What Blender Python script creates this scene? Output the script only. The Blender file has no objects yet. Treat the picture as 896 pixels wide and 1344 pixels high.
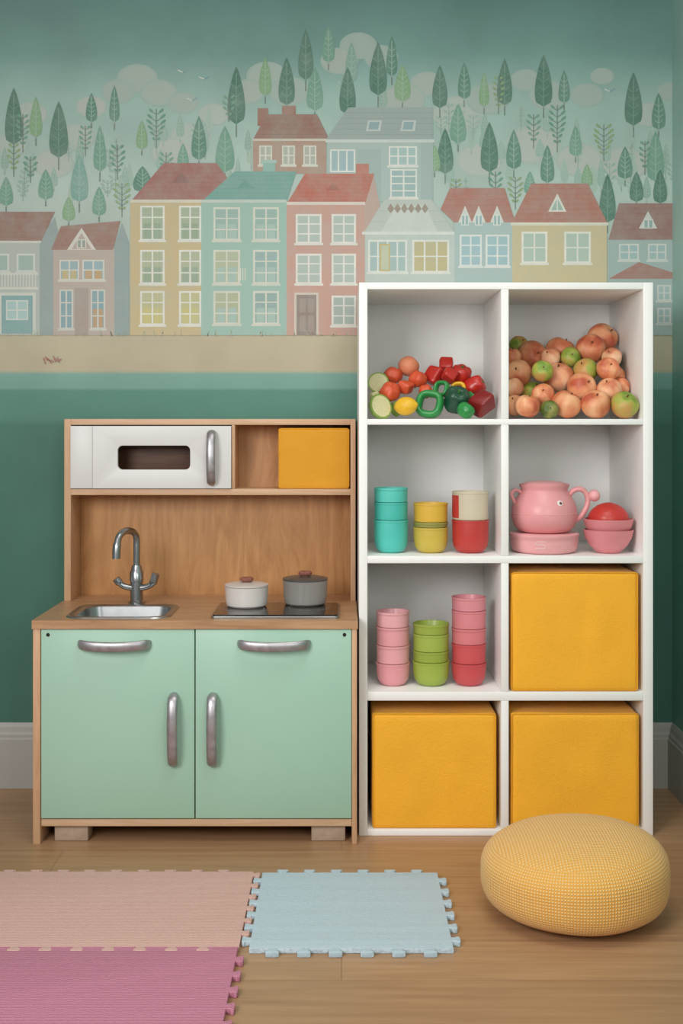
import bpy, bmesh, math, random
from mathutils import Vector, noise
random.seed(7)
F=1543.0; CH=1.072; CD=3.5
def X(px,d): return (px-448)*d/F
def Z(py,d): return CH-(py-560)*d/F
col=bpy.context.scene.collection
W={}
# ---------------------------------------------------------------- colour / materials
def lin(h,k=1.0):
    h=h.lstrip('#'); out=[]
    for i in (0,2,4):
        c=int(h[i:i+2],16)/255
        c=c/12.92 if c<=0.04045 else ((c+0.055)/1.055)**2.4
        out.append(min(1,c*k))
    return (out[0],out[1],out[2],1)
def newmat(name):
    m=bpy.data.materials.new(name); m.use_nodes=True
    nt=m.node_tree; b=nt.nodes['Principled BSDF']
    return m,nt,b
def nd(nt,t,**kw):
    n=nt.nodes.new(t)
    for k,v in kw.items(): setattr(n,k,v)
    return n
def plain(name,hx,rough=.5,metal=0,var=.08,nscale=8,bump=0,bscale=150,sheen=0,k=1.0,coat=0):
    m,nt,b=newmat(name)
    tc=nd(nt,'ShaderNodeTexCoord'); n=nd(nt,'ShaderNodeTexNoise'); n.inputs['Scale'].default_value=nscale; n.inputs['Detail'].default_value=4
    nt.links.new(tc.outputs['Object'],n.inputs['Vector'])
    r=nd(nt,'ShaderNodeValToRGB'); c=lin(hx,k)
    r.color_ramp.elements[0].position=.3; r.color_ramp.elements[1].position=.7
    r.color_ramp.elements[0].color=[x*(1-var) for x in c[:3]]+[1]
    r.color_ramp.elements[1].color=[min(1,x*(1+var)) for x in c[:3]]+[1]
    nt.links.new(n.outputs['Fac'],r.inputs['Fac']); nt.links.new(r.outputs['Color'],b.inputs['Base Color'])
    b.inputs['Roughness'].default_value=rough; b.inputs['Metallic'].default_value=metal
    if sheen: b.inputs['Sheen Weight'].default_value=sheen
    if coat: b.inputs['Coat Weight'].default_value=coat; b.inputs['Coat Roughness'].default_value=.15
    if bump:
        n2=nd(nt,'ShaderNodeTexNoise'); n2.inputs['Scale'].default_value=bscale; n2.inputs['Detail'].default_value=3
        nt.links.new(tc.outputs['Object'],n2.inputs['Vector'])
        bp=nd(nt,'ShaderNodeBump'); bp.inputs['Strength'].default_value=bump; bp.inputs['Distance'].default_value=.004
        nt.links.new(n2.outputs['Fac'],bp.inputs['Height']); nt.links.new(bp.outputs['Normal'],b.inputs['Normal'])
    return m
def wood(name,light,dark,sc=(2,30,30),rough=.5,dist=1.0,k=1.0):
    m,nt,b=newmat(name)
    tc=nd(nt,'ShaderNodeTexCoord'); mp=nd(nt,'ShaderNodeMapping'); mp.inputs['Scale'].default_value=sc
    nt.links.new(tc.outputs['Object'],mp.inputs['Vector'])
    n=nd(nt,'ShaderNodeTexNoise'); n.inputs['Scale'].default_value=1.5; n.inputs['Detail'].default_value=8; n.inputs['Roughness'].default_value=.65; n.inputs['Distortion'].default_value=dist
    nt.links.new(mp.outputs['Vector'],n.inputs['Vector'])
    r=nd(nt,'ShaderNodeValToRGB'); r.color_ramp.elements[0].position=.3; r.color_ramp.elements[1].position=.68
    r.color_ramp.elements[0].color=lin(dark,k); r.color_ramp.elements[1].color=lin(light,k)
    nt.links.new(n.outputs['Fac'],r.inputs['Fac']); nt.links.new(r.outputs['Color'],b.inputs['Base Color'])
    b.inputs['Roughness'].default_value=rough
    bp=nd(nt,'ShaderNodeBump'); bp.inputs['Strength'].default_value=.08; bp.inputs['Distance'].default_value=.002
    nt.links.new(n.outputs['Fac'],bp.inputs['Height']); nt.links.new(bp.outputs['Normal'],b.inputs['Normal'])
    return m
# ---------------------------------------------------------------- mesh helpers
def reg(ob,loc,parent=None):
    col.objects.link(ob); W[ob.name]=Vector(loc)
    if parent is not None:
        ob.parent=parent; ob.location=Vector(loc)-W[parent.name]
    else: ob.location=loc
    return ob
def meta(ob,label=None,cat=None,group=None,kind=None):
    if label: ob["label"]=label
    if cat: ob["category"]=cat
    if group: ob["group"]=group
    if kind: ob["kind"]=kind
    return ob
def empty(name,loc,label,cat,group=None):
    e=bpy.data.objects.new(name,None); e.empty_display_size=.05
    reg(e,loc); return meta(e,label,cat,group)
def mesh(name,vs,fs,mat,loc=(0,0,0),parent=None,smooth=True,ang=35,uvs=None):
    me=bpy.data.meshes.new(name); me.from_pydata([tuple(v) for v in vs],[],fs); me.update()
    if mat: me.materials.append(mat)
    if smooth:
        for p in me.polygons: p.use_smooth=True
        me.set_sharp_from_angle(angle=math.radians(ang))
    ob=bpy.data.objects.new(name,me); return reg(ob,loc,parent)
def box(name,x,y,z,mat,bev=.0015,parent=None,seg=2):
    c=Vector(((x[0]+x[1])/2,(y[0]+y[1])/2,(z[0]+z[1])/2)); s=(abs(x[1]-x[0]),abs(y[1]-y[0]),abs(z[1]-z[0]))
    bm=bmesh.new(); bmesh.ops.create_cube(bm,size=1)
    for v in bm.verts: v.co=Vector((v.co.x*s[0],v.co.y*s[1],v.co.z*s[2]))
    if bev: bmesh.ops.bevel(bm,geom=bm.edges[:],offset=min(bev,min(s)*.45),segments=seg,affect='EDGES',profile=.5)
    me=bpy.data.meshes.new(name); bm.to_mesh(me); bm.free(); me.materials.append(mat)
    for p in me.polygons: p.use_smooth=True
    me.set_sharp_from_angle(angle=math.radians(50))
    ob=bpy.data.objects.new(name,me); return reg(ob,c,parent)
def lathe_data(prof,seg=40,lob=None):
    vs=[];fs=[];n=len(prof)
    for i,(r,z) in enumerate(prof):
        for j in range(seg):
            a=2*math.pi*j/seg; rr=r*(lob(a,z) if lob else 1)
            vs.append((rr*math.cos(a),rr*math.sin(a),z))
    for i in range(n-1):
        for j in range(seg):
            a=i*seg+j;b=i*seg+(j+1)%seg
            fs.append((a,b,b+seg,a+seg))
    if prof[0][0]>1e-5: fs.append(tuple(reversed(range(seg))))
    if prof[-1][0]>1e-5: fs.append(tuple(range((n-1)*seg,n*seg)))
    return vs,fs
def lathe(name,prof,mat,loc,parent=None,seg=40,lob=None,ang=35):
    vs,fs=lathe_data([(max(r,1e-4),z) for r,z in prof],seg,lob)
    return mesh(name,vs,fs,mat,loc,parent,ang=ang)
def smooth_path(pts,sub,closed=False):
    P=[Vector(p) for p in pts]; out=[];n=len(P)
    rng=n if closed else n-1
    for i in range(rng):
        if closed: p0,p1,p2,p3=P[(i-1)%n],P[i],P[(i+1)%n],P[(i+2)%n]
        else: p0,p1,p2,p3=P[max(i-1,0)],P[i],P[i+1],P[min(i+2,n-1)]
        for s in range(sub):
            t=s/sub
            out.append(.5*((2*p1)+(-p0+p2)*t+(2*p0-5*p1+4*p2-p3)*t*t+(-p0+3*p1-3*p2+p3)*t**3))
    if not closed: out.append(P[-1])
    return out
def tube_data(pts,ra,rb,up,sub=5,seg=12,closed=False,taper=None):
    P=smooth_path(pts,sub,closed); up=Vector(up).normalized(); vs=[];fs=[];n=len(P)
    for i,p in enumerate(P):
        a=P[(i-1)%n] if closed else P[max(i-1,0)]; b=P[(i+1)%n] if closed else P[min(i+1,n-1)]
        T=(b-a).normalized(); N=T.cross(up).normalized(); B=N.cross(T).normalized()
        k=taper(i/(n-1)) if taper else 1
        for j in range(seg):
            t=2*math.pi*j/seg; vs.append(p+N*ra*k*math.cos(t)+B*rb*k*math.sin(t))
    for i in range(n if closed else n-1):
        for j in range(seg):
            a=i*seg+j;b=i*seg+(j+1)%seg;i2=((i+1)%n)*seg
            fs.append((a,b,i2+(j+1)%seg,i2+j))
    if not closed:
        fs.append(tuple(reversed(range(seg)))); fs.append(tuple(range((n-1)*seg,n*seg)))
    return vs,fs
def tube(name,pts,ra,rb,up,mat,loc=(0,0,0),parent=None,**k):
    vs,fs=tube_data(pts,ra,rb,up,**k); return mesh(name,vs,fs,mat,loc,parent,ang=60)
def rrect(x0,z0,x1,z1,r,n=6):
    out=[]
    for cx,cz,a0 in ((x1-r,z1-r,0),(x0+r,z1-r,90),(x0+r,z0+r,180),(x1-r,z0+r,270)):
        for i in range(n+1):
            a=math.radians(a0+90*i/n); out.append((cx+r*math.cos(a),cz+r*math.sin(a)))
    return out
def extr(name,loops,depth,bev,mat,loc,plane='XY',parent=None):
    cu=bpy.data.curves.new(name,'CURVE'); cu.dimensions='2D'; cu.fill_mode='BOTH'
    cu.extrude=depth/2-bev; cu.bevel_depth=bev; cu.bevel_resolution=2; cu.offset=-bev
    for L in loops:
        sp=cu.splines.new('POLY'); sp.points.add(len(L)-1)
        for i,(a,b) in enumerate(L): sp.points[i].co=(a,b,0,1)
        sp.use_cyclic_u=True
    tmp=bpy.data.objects.new('tmp',cu); col.objects.link(tmp)
    bpy.context.view_layer.update()
    dg=bpy.context.evaluated_depsgraph_get()
    me=bpy.data.meshes.new_from_object(tmp.evaluated_get(dg)); bpy.data.objects.remove(tmp)
    if plane=='XZ':
        for v in me.vertices: v.co=Vector((v.co.x,-v.co.z,v.co.y))
    me.materials.clear(); me.materials.append(mat); me.name=name
    bm=bmesh.new(); bm.from_mesh(me); bmesh.ops.remove_doubles(bm,verts=bm.verts,dist=1e-5)
    bmesh.ops.recalc_face_normals(bm,faces=bm.faces); bm.to_mesh(me); bm.free()
    for p in me.polygons: p.use_smooth=True
    me.set_sharp_from_angle(angle=math.radians(40))
    ob=bpy.data.objects.new(name,me); return reg(ob,loc,parent)

# ================================================================= materials
M={}
M['white']=plain('white_laminate','#f1f0ed',.45,var=.015,nscale=3)
M['ovenwhite']=plain('oven_white_paint','#dad9d7',.42,var=.02,nscale=3)
M['mint']=plain('mint_paint','#a3c8b3',.38,var=.03,nscale=2)
M['birch']=wood('birch_edge','#dab795','#c59d79',(3,50,50))
M['birchtop']=wood('birch_worktop','#c49a74','#a37a57',(2.5,34,34),.38)
M['birchv']=wood('birch_vertical','#d2aa85','#ba8f6b',(50,50,3))
M['birchback']=wood('birch_backboard','#cd9a67','#ad7b4d',(9,9,1.7),.5,2.8)
M['steel']=plain('brushed_steel','#a9acad',.33,1,var=.08,nscale=30)
M['chrome']=plain('chrome','#a5a7a9',.28,1,var=.05,nscale=30)
M['handle']=plain('satin_handle','#aeaaad',.40,.85,var=.16,nscale=60)
M['black']=plain('black_glass','#15110f',.12,0,var=.1)
M['yellow']=plain('yellow_fabric','#f7b226',.72,var=.05,nscale=5,bump=.35,bscale=230,sheen=.1)
M['yellowseam']=plain('yellow_seam','#dd9b1d',.8,var=.05)
M['mustard']=plain('mustard_fabric','#de9c1c',.72,var=.04,nscale=5,bump=.3,bscale=260)
M['dark']=plain('dark_gap','#1d1612',.8)
M['cavity']=wood('oven_cavity_wood','#6b452b','#4d2f1c',(4,30,30))
M['footwood']=wood('foot_wood','#bba593','#a8917e',(20,20,20))
M['potwhite']=plain('pot_enamel_white','#e2dad5',.35,coat=.3,var=.02)
M['potlid']=plain('pot_lid_cream','#d3cac4',.35,coat=.3,var=.02)
M['potgray']=plain('pot_enamel_gray','#94918c',.38,coat=.2,var=.03)
M['potgraylid']=plain('pot_lid_dark_gray','#524e4b',.4,coat=.2,var=.03)
M['knob']=wood('knob_wood','#a0685a','#7d4a3d',(20,20,20))
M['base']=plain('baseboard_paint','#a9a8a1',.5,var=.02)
# floor
def floor_mat():
    m,nt,b=newmat('oak_planks')
    g=nd(nt,'ShaderNodeNewGeometry')
    br=nd(nt,'ShaderNodeTexBrick'); br.offset=.37; br.inputs['Scale'].default_value=1; br.inputs['Brick Width'].default_value=1.9; br.inputs['Row Height'].default_value=.175
    br.inputs['Mortar Size'].default_value=.0012; br.inputs['Mortar Smooth'].default_value=.3
    br.inputs['Color1'].default_value=(1,1,1,1); br.inputs['Color2'].default_value=(.88,.87,.86,1); br.inputs['Mortar'].default_value=(.6,.55,.5,1)
    nt.links.new(g.outputs['Position'],br.inputs['Vector'])
    mp=nd(nt,'ShaderNodeMapping'); mp.inputs['Scale'].default_value=(1.3,26,1)
    nt.links.new(g.outputs['Position'],mp.inputs['Vector'])
    n=nd(nt,'ShaderNodeTexNoise'); n.inputs['Scale'].default_value=2.0; n.inputs['Detail'].default_value=9; n.inputs['Roughness'].default_value=.62; n.inputs['Distortion'].default_value=.5
    nt.links.new(mp.outputs['Vector'],n.inputs['Vector'])
    r=nd(nt,'ShaderNodeValToRGB'); e=r.color_ramp.elements; e[0].position=.25; e[1].position=.75
    e[0].color=lin('#9d7856'); e[1].color=lin('#bf9772')
    nt.links.new(n.outputs['Fac'],r.inputs['Fac'])
    mx=nd(nt,'ShaderNodeMix',data_type='RGBA',blend_type='MULTIPLY'); mx.inputs[0].default_value=1
    nt.links.new(r.outputs['Color'],mx.inputs[6]); nt.links.new(br.outputs['Color'],mx.inputs[7])
    nt.links.new(mx.outputs[2],b.inputs['Base Color']); b.inputs['Roughness'].default_value=.38
    bp=nd(nt,'ShaderNodeBump'); bp.inputs['Strength'].default_value=.06; bp.inputs['Distance'].default_value=.002
    nt.links.new(n.outputs['Fac'],bp.inputs['Height']); nt.links.new(bp.outputs['Normal'],b.inputs['Normal'])
    return m
def ramp_wall(name,stops,k=1.0):
    m,nt,b=newmat(name); g=nd(nt,'ShaderNodeNewGeometry'); s=nd(nt,'ShaderNodeSeparateXYZ'); nt.links.new(g.outputs['Position'],s.inputs[0])
    n=nd(nt,'ShaderNodeTexNoise'); n.inputs['Scale'].default_value=4; n.inputs['Detail'].default_value=7; nt.links.new(g.outputs['Position'],n.inputs['Vector'])
    a=nd(nt,'ShaderNodeMath',operation='DIVIDE'); a.inputs[1].default_value=2.6; nt.links.new(s.outputs['Z'],a.inputs[0])
    r=nd(nt,'ShaderNodeValToRGB'); cr=r.color_ramp
    st=sorted([((1.072-(py-560)/441)/2.6,h) for py,h in stops])
    cr.elements[0].position=max(0,st[0][0]); cr.elements[0].color=lin(st[0][1],k); cr.elements[1].position=min(1,st[-1][0]); cr.elements[1].color=lin(st[-1][1],k)
    for p,h in st[1:-1]:
        e=cr.elements.new(p); e.color=lin(h,k)
    nt.links.new(a.outputs[0],r.inputs['Fac'])
    mr=nd(nt,'ShaderNodeMapRange'); mr.inputs['From Min'].default_value=.3; mr.inputs['From Max'].default_value=.7; mr.inputs['To Min'].default_value=.90; mr.inputs['To Max'].default_value=1.10
    nt.links.new(n.outputs['Fac'],mr.inputs['Value'])
    mx=nd(nt,'ShaderNodeMix',data_type='RGBA',blend_type='MULTIPLY'); mx.inputs[0].default_value=1
    nt.links.new(r.outputs['Color'],mx.inputs[6]); nt.links.new(mr.outputs[0],mx.inputs[7]); nt.links.new(mx.outputs[2],b.inputs['Base Color'])
    b.inputs['Roughness'].default_value=.6
    n2=nd(nt,'ShaderNodeTexNoise'); n2.inputs['Scale'].default_value=260; nt.links.new(g.outputs['Position'],n2.inputs['Vector'])
    bp=nd(nt,'ShaderNodeBump'); bp.inputs['Strength'].default_value=.1; bp.inputs['Distance'].default_value=.002
    nt.links.new(n2.outputs['Fac'],bp.inputs['Height']); nt.links.new(bp.outputs['Normal'],b.inputs['Normal'])
    return m
M['floor']=floor_mat()
M['wall']=ramp_wall('painted_wall_dim_top',[(0,'#688e88'),(70,'#779c95'),(130,'#9bb9b0'),(250,'#b0c2ba'),(380,'#b0baae'),(434,'#b0b6a7'),(439,'#bab298'),(488,'#b5ac92'),(491,'#76a398'),(511,'#709d90'),(513,'#548878'),(551,'#4e8171'),(556,'#417464'),(760,'#3d6e5f'),(1033,'#3d6e5f')])  # painted bands; top stops also darkened, light falloff put into the colour
M['wallr']=ramp_wall('painted_side_wall',[(0,'#86aaa2'),(300,'#a3c4ba'),(486,'#9cbeb4'),(492,'#86b5a9'),(556,'#74a798'),(1033,'#74a798')])
M['ceil']=plain('ceiling_paint','#d9d9d4',.8,var=.02)
# ================================================================= room
def structure(ob,label): meta(ob,label,None,None,'structure'); return ob
XR=.984
structure(box('floor',(-2.4,XR+.06),(-4.6,.06),(-.05,0),M['floor'],0),"light oak plank floor")
wb=structure(box('wall_back',(-2.4,XR+.06),(0,.06),(0,2.75),M['wall'],0),"teal and deep green painted wall with a mural")
structure(box('wall_right',(XR,XR+.06),(-4.6,-0.0),(0,2.75),M['wallr'],0),"plain green painted side wall")
structure(box('ceiling',(-2.4,XR+.06),(-4.6,.06),(2.75,2.8),M['ceil'],0),"plain off-white ceiling")
bh=.192
prof=[(0,0),(-.018,0),(-.018,.145),(-.015,.15),(-.015,.158),(-.011,.166),(-.009,.18),(-.006,.188),(-.004,bh),(0,bh)]
def baseb(name,along,a0,a1,lab):
    vs=[];n=len(prof)
    for a in (a0,a1):
        for (o,z) in prof: vs.append((a,o,z) if along=='x' else (XR+o,a,z))
    fs=[(i,(i+1)%n,n+(i+1)%n,n+i) for i in range(n)]+[tuple(range(n)),tuple(range(2*n-1,n-1,-1))]
    ob=mesh(name,vs,fs,M['base'],smooth=False); structure(ob,lab)
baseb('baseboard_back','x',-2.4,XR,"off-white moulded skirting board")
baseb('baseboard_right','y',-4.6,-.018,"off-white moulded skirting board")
# ================================================================= mural
class Mural:
    def __init__(s): s.v=[];s.f=[];s.c=[];s.n=0;s.hold=False
    def poly(s,pts,hx,k=1.0):
        if not s.hold: s.n+=1
        y=-(.0004+2.5e-6*s.n); b=len(s.v)
        for px,py in pts: s.v.append(((px-448)/441,y,1.072-(py-560)/441))
        A=0
        for i in range(len(pts)):
            x0,y0=pts[i];x1,y1=pts[(i+1)%len(pts)];A+=x0*y1-x1*y0
        idx=list(range(b,b+len(pts)))
        if A>0: idx.reverse()
        s.f.append(idx); s.c.append(lin(hx,k))
    def rect(s,x0,y0,x1,y1,hx,k=1): s.poly([(x0,y0),(x1,y0),(x1,y1),(x0,y1)],hx,k)
    def line(s,x0,y0,x1,y1,w,hx,k=1):
        dx,dy=x1-x0,y1-y0;L=math.hypot(dx,dy) or 1;nx,ny=-dy/L*w/2,dx/L*w/2
        s.poly([(x0+nx,y0+ny),(x1+nx,y1+ny),(x1-nx,y1-ny),(x0-nx,y0-ny)],hx,k)
    def ell(s,cx,cy,rx,ry,hx,k=1,n=20,rot=0):
        c,q=math.cos(rot),math.sin(rot)
        s.poly([(cx+rx*math.cos(t)*c-ry*math.sin(t)*q,cy+rx*math.cos(t)*q+ry*math.sin(t)*c) for t in [2*math.pi*i/n for i in range(n)]],hx,k)
    def leaf(s,cx,top,bot,w,hx,vein='#cfdccb',trunk='#66756a',k=1,tk=True,veins=True):
        h=bot-top; L=[];R=[]; w*=.92
        for i in range(13):
            t=i/12
            ww=w*1.02*(t**.85)*((1-t)**.32)*1.75
            L.append((cx-ww,top+h*t)); R.append((cx+ww,top+h*t))
        if tk: s.line(cx,bot-h*.25,cx,bot+h*.22,1.5,trunk,k)
        s.poly(R+L[::-1][1:-1],hx,k)
        if veins:
            s.line(cx,top+h*.12,cx,bot+2,.9,vein,k); s.hold=True
            for i in range(4):
                t=.38+.15*i; yy=top+h*t; a=w*.55
                s.line(cx,yy,cx-a,yy-a*.8,.6,vein,k); s.line(cx,yy,cx+a,yy-a*.8,.6,vein,k)
            s.hold=False
    def twig(s,cx,top,bot,w,hx,k=1,tr='#66786a'):
        w*=.85
        s.line(cx,top,cx,bot,1.1,tr,k); n=max(4,int((bot-top)/8)); s.n+=1; s.hold=True
        for i in range(n):
            t=(i+.3)/n; yy=top+(bot-top)*.85*t; a=w*(.35+.65*math.sin(math.pi*min(1,t+.15)))
            for sg in (-1,1):
                s.line(cx,yy+a*.7,cx+sg*a,yy,.8,tr,k)
        s.n+=1
        for i in range(n):
            t=(i+.3)/n; yy=top+(bot-top)*.85*t; a=w*(.35+.65*math.sin(math.pi*min(1,t+.15)))
            for sg in (-1,1):
                s.ell(cx+sg*a*.9,yy,a*.36+1,1.6,hx,k,8,-sg*.7)
        s.hold=False
    def win(s,x0,y0,x1,y1,pane='#a9c3b9',fr='#e2e2d6',cols=2,rows=2,w=2.4,k=1,curtain=None,sill=True):
        s.rect(x0,y0,x1,y1,fr,k); a=w
        s.rect(x0+a,y0+a,x1-a,y1-a,pane,k)
        if curtain:
            s.n+=1; s.hold=True
            for i in range(cols):
                cx0=x0+a+(x1-x0-2*a)*i/cols; cw=(x1-x0-2*a)/cols
                s.rect(cx0+cw*.15,y0+a+(y1-y0)*.45,cx0+cw*.85,y1-a,curtain,k)
            s.hold=False
        for i in range(1,cols): xx=x0+(x1-x0)*i/cols; s.rect(xx-1,y0+a,xx+1,y1-a,fr,k)
        for i in range(1,rows): yy=y0+(y1-y0)*i/rows; s.rect(x0+a,yy-.8,x1-a,yy+.8,fr,k)
        if sill: s.rect(x0-2,y1-1,x1+2,y1+2,fr,k*.95)
    def roof(s,pts,hx,lines=6,k=1):
        s.poly(pts,hx,k); s.n+=1; s.hold=True
        ys=[p[1] for p in pts]; y0,y1=min(ys),max(ys)
        for i in range(1,lines):
            yy=y0+(y1-y0)*i/lines; xs=[]
            for j in range(len(pts)):
                a,b=pts[j],pts[(j+1)%len(pts)]
                if (a[1]-yy)*(b[1]-yy)<0: xs.append(a[0]+(b[0]-a[0])*(yy-a[1])/(b[1]-a[1]))
            if len(xs)>=2: s.line(min(xs),yy,max(xs),yy,1.0,hx,k*.86)
        s.hold=False
mu=Mural()
# clouds
for cx,cy,r in [(180,103,24),(155,120,20),(208,122,22),(120,140,18),(240,135,18),(470,60,22),(445,80,22),(500,75,20),(350,100,24),(325,120,20),(380,120,24),(560,110,20),(600,150,30),(640,130,26),(690,105,18),(720,125,24),(790,100,14),(770,125,20),(40,150,20),(15,190,18),(70,215,24),(250,180,24),(280,150,18),(530,130,26),(850,150,20),(880,120,16),(700,190,32),(760,210,28),(630,210,28),(100,180,22),(820,215,28),(225,200,24)]:
    mu.ell(cx,cy,r*1.12,r*.8,'#9fb4ac' if cy<140 else '#adbbb2',1,32)
    mu.ell(cx,cy,r,r*.7,random.choice(['#a7b7ae','#a9b9b0','#adb7ae']) if cy<140 else random.choice(['#b5c0b8','#b4c1b9','#babfb8']),.98,28)
random.seed(3)
fr=['#97b6a9','#a1bcae','#92b2a3','#a8c0ae','#8cad9d']
for i in range(95):
    cx=random.uniform(0,885)
    lim=95+75*abs((cx-460)/460)**.8
    top=random.uniform(lim,240)
    if 330<cx<570 and top>120: continue
    h=random.uniform(22,40)
    if random.random()<.65: mu.leaf(cx,top,top+h,random.uniform(5,8),random.choice(fr),vein='#adc1b8',trunk='#98aca3',k=.98)
    else: mu.twig(cx,top,top+h,random.uniform(6,9),random.choice(fr),tr='#8fa89d')
D='#3b6f5c'; D2='#4d816e'; L1='#7fa678'; L2='#689a84'
trees=[(401,38,105,12,D),(431,35,82,10,L2),(461,55,108,10,'#7fa597'),(376,75,138,13,D),(348,75,125,10,L1),(310,87,163,14,D),(413,88,145,13,L2),(456,88,150,13,D),(496,55,125,14,D),(514,47,100,9,D2),(528,85,133,13,L1),(577,85,142,12,D),(609,82,130,10,D2),(635,95,140,8,L1),(662,77,138,12,D),(713,72,140,14,D),(740,92,135,9,D2),(831,95,165,14,D),(601,136,188,13,L2),(584,168,228,13,D),(642,160,226,14,D),(674,170,222,12,D2),(718,190,240,11,D2),(755,165,205,10,L2),(797,228,292,13,D),(820,192,235,12,D2),(835,225,265,11,D),(860,172,238,14,L2),(866,222,267,11,D),(864,122,170,11,D2),(18,115,190,14,D),(47,127,180,10,L1),(77,133,207,15,D),(120,122,160,9,D2),(150,112,160,8,D2),(186,158,196,9,L1),(261,152,210,12,D2),(295,165,226,15,L2),(131,165,225,10,L2),(104,202,265,14,'#78a59a'),(60,222,262,12,L2),(130,245,283,11,L2),(90,258,290,10,L1),(187,218,252,15,D2),(240,188,222,9,L2),(695,225,255,9,L2),(560,225,258,10,L2),(570,190,225,9,L1),(770,215,245,9,L1),(8,232,270,11,L2)]
for t in trees:
    mu.leaf(t[0],t[1],t[2],t[3],t[4],vein='#a3bfab' if t[4]!=D else '#759b8b')
for t in [(205,143,195,12),(18,188,232,8),(40,205,240,9),(154,190,235,10),(160,240,285,11),(731,138,200,11),(792,163,212,13),(676,232,275,10),(598,235,262,7),(654,100,150,7),(300,125,160,8),(700,150,195,9),(846,185,230,7),(30,150,200,8),(112,165,205,8),(218,200,232,9),(650,225,262,9)]:
    mu.twig(*t,random.choice(['#569073','#669b7d','#86a269']))
for bx,by in [(268,104),(252,132),(800,120),(560,245),(240,95)]:
    mu.line(bx-7,by-3,bx,by,1.4,'#dadcd4'); mu.line(bx,by,bx+7,by-4,1.4,'#7fa0ae')
WF='#e8e6dd'
# --- back brown house
mu.rect(338,142,352,165,'#9b6553'); mu.rect(370,139,388,152,'#a06a58')
mu.roof([(332,183),(350,150),(416,150),(432,183)],'#96695a',5)
mu.rect(332,182,428,228,'#b28b78'); mu.rect(332,182,428,185,'#d3c9bb')
for x in (340,370,398): mu.win(x,191,x+17,217,'#b4b6a8','#e0dcd0',2,2,1.8)
# --- grey house
mu.roof([(427,184),(457,141),(568,141),(568,184)],'#98a7a4',6)
mu.rect(430,184,568,264,'#abbdb9'); mu.rect(427,183,570,187,'#d0d6d1')
for x in (483,528): mu.poly([(x-3,172),(x,158),(x+18,158),(x+16,172)],'#c3cac4'); mu.poly([(x,170),(x+2,160),(x+15,160),(x+13,170)],'#8ba7ab')
mu.win(433,196,466,226,'#9dbac0',WF,3,1,2,sill=False); mu.rect(468,196,500,262,'#a0b4b0')
mu.win(510,192,547,218,'#a5c2bf',WF,3,2,2); mu.win(512,222,547,260,'#9ab7b6',WF,2,4,2); mu.rect(552,187,568,300,'#a1b4b0')
# --- far left house
mu.poly([(50,318),(72,285),(78,318),(78,440),(50,440)],'#929f9e'); mu.rect(0,316,52,440,'#b4b9b3')
mu.roof([(-12,318),(-12,278),(72,278),(54,318)],'#96695c',6); mu.rect(-12,316,54,319,'#d2d0c6')
mu.win(22,333,46,357,'#9db4ab','#d5d8cf',1,1); mu.win(-8,333,12,357,'#9db4ab','#d5d8cf',1,1)
mu.rect(-12,358,50,361,'#d6d4ca'); mu.hold=True
for x in range(-10,50,4): mu.rect(x,361,x+1.4,378,'#d6d4ca')
mu.hold=False
mu.rect(-12,377,50,380,'#d6d4ca'); mu.rect(-2,384,47,438,'#d2d2c8'); mu.rect(2,388,43,438,'#7ea5a5'); mu.win(8,394,37,420,'#a9c8c6','#d8dbd3',2,2,1.5,sill=False)
# --- pink-brown house
mu.poly([(148,328),(160,293),(169,318),(169,440),(148,440)],'#8f9f9f')
mu.rect(70,326,150,440,'#bca89e'); mu.roof([(67,328),(80,297),(158,290),(148,328)],'#9c6b5f',6)
mu.poly([(88,328),(107,299),(126,328)],'#d8d2c8'); mu.poly([(94,327),(107,306),(120,327)],'#b9a59a'); mu.win(101,314,113,326,'#8e9a8f','#d8d2c8',2,1,1.3,sill=False)
mu.win(78,341,104,368,'#96b0b8','#d9d5cb',2,2,2,curtain='#c5b17c'); mu.win(108,341,137,368,'#96b0b8','#d9d5cb',2,2,2,curtain='#c39d6c')
mu.win(78,380,96,432,'#7fa0ab','#d5d1c8',2,3,2); mu.win(119,380,138,432,'#7fa0ab','#d5d1c8',2,3,2,curtain='#bd966c'); mu.rect(98,378,116,440,'#a9968c')
# --- yellow tall
mu.rect(171,262,264,440,'#cbb484'); mu.roof([(171,265),(215,214),(284,214),(300,236),(264,265)],'#a06058',8); mu.rect(171,262,264,266,'#dcd4c0')
mu.poly([(225,240),(238,226),(250,240)],'#8a514a')
for x0,x1 in ((184,216),(235,264)):
    for y0,y1,c in ((270,316,'#a7b398'),(328,373,'#b1b694'),(382,427,'#c2bb88')): mu.win(x0,y0,x1,y1,c,WF,2,3,2.4,curtain='#93a68a' if c!='#c2bb88' else '#cbc07c')
# --- mint tall
mu.rect(345,212,361,232,'#8cb8ac'); mu.rect(343,210,363,214,'#a9c6bb')
mu.rect(264,262,376,440,'#9abdb0'); mu.roof([(264,265),(308,225),(389,225),(376,265)],'#6da298',7); mu.rect(264,262,376,266,'#c5d0c5')
mu.poly([(310,247),(322,236),(334,247)],'#5c978a')
for x0,x1 in ((280,315),(332,366)):
    for y0,y1,c in ((272,316,'#93b3aa'),(328,373,'#b3ba9a' if x0<300 else '#93b1ad'),(382,426,'#b0b592' if x0<300 else '#8faaa5')): mu.win(x0,y0,x1,y1,c,'#dad8ca',2,3,2.6,curtain='#a6c0b6')
mu.hold=True
for x in range(312,324,3): mu.rect(x,352,x+1.2,368,'#dad8ca')
mu.hold=False
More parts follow.
